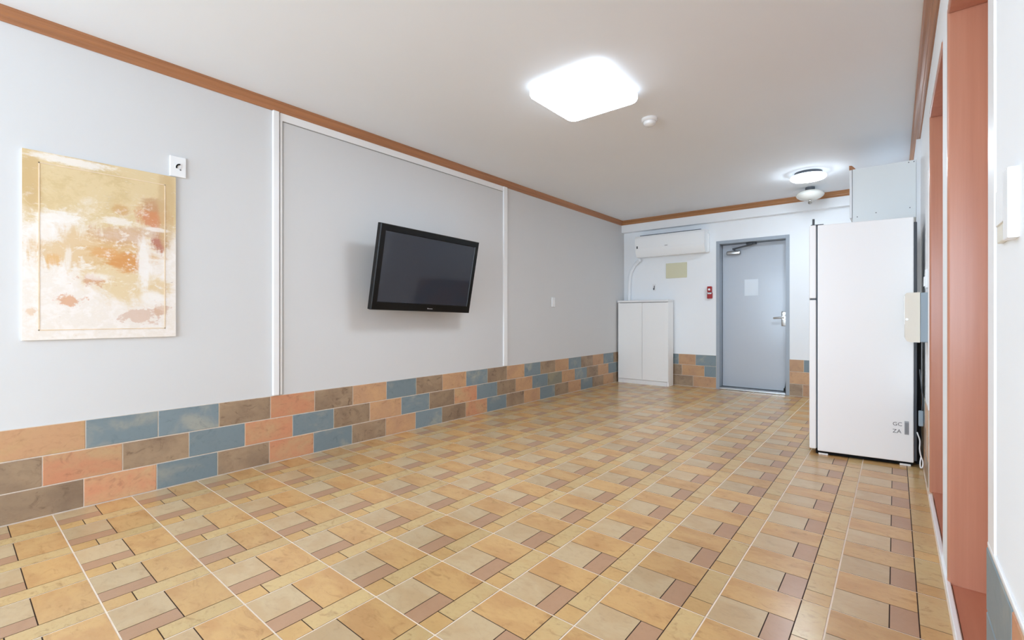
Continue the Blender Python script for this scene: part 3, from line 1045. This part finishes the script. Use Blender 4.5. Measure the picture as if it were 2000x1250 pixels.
part('screen', bx(sl - 0.001, sr + 0.001, 0.005, 0.018, sb - 0.001, st + 0.001), M['screen'], tv)
part('rear_housing', bx(L_ + 0.10, R_ - 0.10, 0.049, 0.085, B_ + 0.06, T_ - 0.07, 0.015, 3), M['black_matt'], tv)
bm = bmesh.new()
x = 0.020
for k, (wd, hh_) in enumerate(((0.010, 0.008), (0.005, 0.005), (0.006, 0.005), (0.004, 0.005), (0.006, 0.005), (0.006, 0.005), (0.005, 0.005))):
    box(bm, x, x + wd, -0.0006, 0.001, B_ + 0.022, B_ + 0.022 + hh_)
    x += wd + 0.002
part('logo', bm, M['mark_light'], tv)
bm = bmesh.new()
box(bm, -0.22, 0.22, 0.085, 0.095, -0.14, 0.14)
box(bm, -0.04, 0.04, 0.095, 0.175, -0.05, 0.05, 0, 0.004)
wp = Matrix((rt2, -n, up2))                       # a plate flat on the wall, expressed in the television's frame
pl = box(bmesh.new(), XL - 0.002, XL + 0.075, 2.40, 2.57, 1.22, 1.38, 0, 0.003)
for v in pl.verts:
    v.co = wp @ (v.co - Vector(tv.location))
part('mounting_plate', pl, M['black_matt'], tv)
part('wall_mount', bm, M['black_matt'], tv)

# ------------------------------------------------------------------ upper kitchen cabinet
uc = thing('upper_cabinet', 'pale blue-white wall cabinet hanging behind and above the refrigerator', 'cabinet', (-0.08, 4.60, 1.70))
ux0, ux1, uy0, uy1, uz0, uz1 = -0.262, 0.120, 4.590, 5.50, 1.690, 2.118
bm = bmesh.new()
box(bm, ux0, ux1, uy0, uy0 + 0.018, uz0, uz1)
box(bm, ux0, ux1, uy1 - 0.018, uy1, uz0, uz1)
box(bm, ux0, ux1, uy0 + 0.018, uy1 - 0.018, uz0, uz0 + 0.018)
box(bm, ux0, ux1, uy0 + 0.018, uy1 - 0.018, uz1 - 0.018, uz1)
box(bm, ux1 - 0.006, ux1, uy0 + 0.018, uy1 - 0.018, uz0 + 0.018, uz1 - 0.018)
obj('body', bm, M['pale_blue'], uc)
ym = (uy0 + uy1) / 2
for a, b in ((uy0 - 0.001, ym - 0.002), (ym + 0.002, uy1)):
    dr = obj('door', bx(ux0 - 0.020, ux0 - 0.003, a, b, uz0 + 0.045, uz1 - 0.002, 0.002), M['white_gloss'], uc)
for x, z in ((-0.232, 1.738), (-0.115, 1.755), (0.085, 1.765), (0.078, 2.105), (0.108, 2.105)):
    obj('screw_cap', cyl(bmesh.new(), (x, uy0 - 0.0012, z), 0.004, 0.002, 1, 12), M['mark'], uc)
bm = prism(bmesh.new(), [(ux0 - 0.022, uz1), (ux0 + 0.020, uz1), (ux0 + 0.006, uz1 + 0.020), (ux0 - 0.006, uz1 + 0.032), (ux0 - 0.022, uz1 + 0.034)], uy0, uy1, 1)
obj('crown_strip', bm, M['brown_wood'], uc, label='brown wood strip on the top front edge')

# ------------------------------------------------------------------ refrigerator
# own frame: x' from the front (door) to the back, y' away from the camera, origin at the near bottom corner of the body
ang = math.radians(7.0)
fg = thing('refrigerator', 'tall white two-door refrigerator with its side to the camera', 'refrigerator', (-0.413, 3.822, 0), (0, 0, ang))
D, Wd, FH = 0.508, 0.58, 1.580
part('body', bx(0.0, D, 0.0, Wd, 0.026, FH, 0.006, 3), M['fridge_white'], fg)
part('gasket', bx(-0.009, 0.001, 0.008, Wd - 0.010, 0.045, FH - 0.008), M['gasket'], fg)
part('upper_door', bx(-0.048, -0.008, 0.003, Wd, 1.075, FH + 0.002, 0.007, 4), M['fridge_white'], fg)
dl = part('lower_door', bx(-0.048, -0.008, 0.003, Wd, 0.036, 1.066, 0.007, 4), M['fridge_white'], fg)
part('hinge', bx(-0.044, -0.010, 0.006, 0.050, 1.0655, 1.0755), M['dark_grey'], fg)
bm = bmesh.new()
box(bm, -0.040, 0.035, 0.016, 0.060, FH - 0.001, FH + 0.008, 0, 0.003)
cyl(bm, (-0.024, 0.036, FH + 0.004), 0.007, 0.045, 2, 12)
part('top_hinge', bm, M['dark_grey'], fg, True)
part('base_grille', bx(-0.010, D - 0.004, 0.016, Wd - 0.03, 0.006, 0.027), M['black_matt'], fg)
for x in (0.005, 0.44):
    part('foot', bx(x, x + 0.055, 0.010, 0.05, 0.0, 0.012, 0.002), M['white_trim'], fg)
    part('foot', bx(x, x + 0.055, Wd - 0.05, Wd - 0.006, 0.0, 0.012, 0.002), M['white_trim'], fg)
part('rear_panel', bx(D - 0.001, D + 0.018, 0.014, Wd - 0.02, 0.035, FH - 0.03, 0.004), M['dark_grey'], fg)
part('compressor_cover', bx(D + 0.017, D + 0.042, 0.040, 0.40, 0.012, 0.86, 0.003), M['black_matt'], fg)  # black slab added to stand for the deep shade between refrigerator and wall
bm = bmesh.new()
lx = D - 0.046
box(bm, lx, lx + 0.022, -0.0008, 0.0005, 0.200, 0.286)
part('barcode_label', bm, M['mark_light'], fg)
bm = bmesh.new()
for k in range(9):
    wdt = (0.0012, 0.0007, 0.0016, 0.0008, 0.0012, 0.0007, 0.0015, 0.0008, 0.0012)[k]
    box(bm, lx + 0.002 + k * 0.0022, lx + 0.002 + k * 0.0022 + wdt, -0.0012, -0.0007, 0.204, 0.276)
part('barcode_lines', bm, M['mark'], fg)
for txt, z in (('GC', 0.252), ('ZA', 0.206)):
    bm = text_bm(txt, 0.034)
    bmesh.ops.translate(bm, verts=bm.verts, vec=(D - 0.106, -0.0006, z))
    part('certification_mark', bm, M['mark'], fg)

# cords beside the refrigerator
pc = thing('power_cord', 'thin white cord hanging behind the back of the refrigerator', 'cord', (0.120, 3.86, 0))
bm = tube(bmesh.new(), smooth_path([(0.106, 3.876, 0.225), (0.110, 3.872, 0.212), (0.119, 3.868, 0.175), (0.118, 3.866, 0.125), (0.123, 3.862, 0.085), (0.133, 3.858, 0.050), (0.131, 3.852, 0.020), (0.122, 3.852, 0.012), (0.120, 3.858, 0.040), (0.124, 3.862, 0.075)], 8), 0.0036, 8)
obj('cable', bm, M['white_gloss'], pc, True)
mt = thing('extension_socket', 'grey extension socket hanging in the gap behind the refrigerator', 'socket', (0.123, 3.86, 0.25))
obj('housing', bx(0.112, 0.136, 3.850, 3.872, 0.268, 0.365, 0.005), M['slate_blue'], mt)
obj('cable', tube(bmesh.new(), smooth_path([(0.128, 3.862, 0.363), (0.132, 3.864, 0.43), (0.124, 3.866, 0.54), (0.118, 3.868, 0.62)], 8), 0.003, 8), M['dark_grey'], mt, True)

# ------------------------------------------------------------------ dispenser box on the right wall
db = thing('paper_dispenser', 'cream and blue-grey dispenser box on the right wall in front of the refrigerator', 'dispenser', (XR, 3.62, 0.80))
obj('back_housing', bx(0.109, XR + 0.0005, 3.500, 3.760, 0.806, 1.086, 0.003), M['slate_blue'], db)
bm = prism(bmesh.new(), [(0.1085, 0.804), (0.1085, 1.088), (0.050, 1.086), (0.044, 1.078), (0.043, 0.826), (0.052, 0.810), (0.066, 0.804)], 3.498, 3.762, 1)
obj('cover', bm, M['cream'], db)
bm = bmesh.new()
box(bm, 0.0405, 0.0445, 3.560, 3.700, 0.905, 1.072, 0, 0.001)
obj('sight_window', bm, M['white_gloss'], db)
bm = bmesh.new()
cyl(bm, (0.052, 3.4965, 0.935), 0.006, 0.003, 1, 12)
obj('lock', bm, M['steel'], db)
ws = thing('wall_socket', 'small white socket on the right wall above the dispenser box', 'socket', (XR, 3.60, 1.10))
obj('plate', bx(XR - 0.012, XR + 0.0005, 3.560, 3.650, 1.115, 1.222, 0.003), M['white_gloss'], ws)
obj('rocker', bx(XR - 0.018, XR - 0.011, 3.575, 3.635, 1.125, 1.180, 0.002), M['white_trim'], ws)
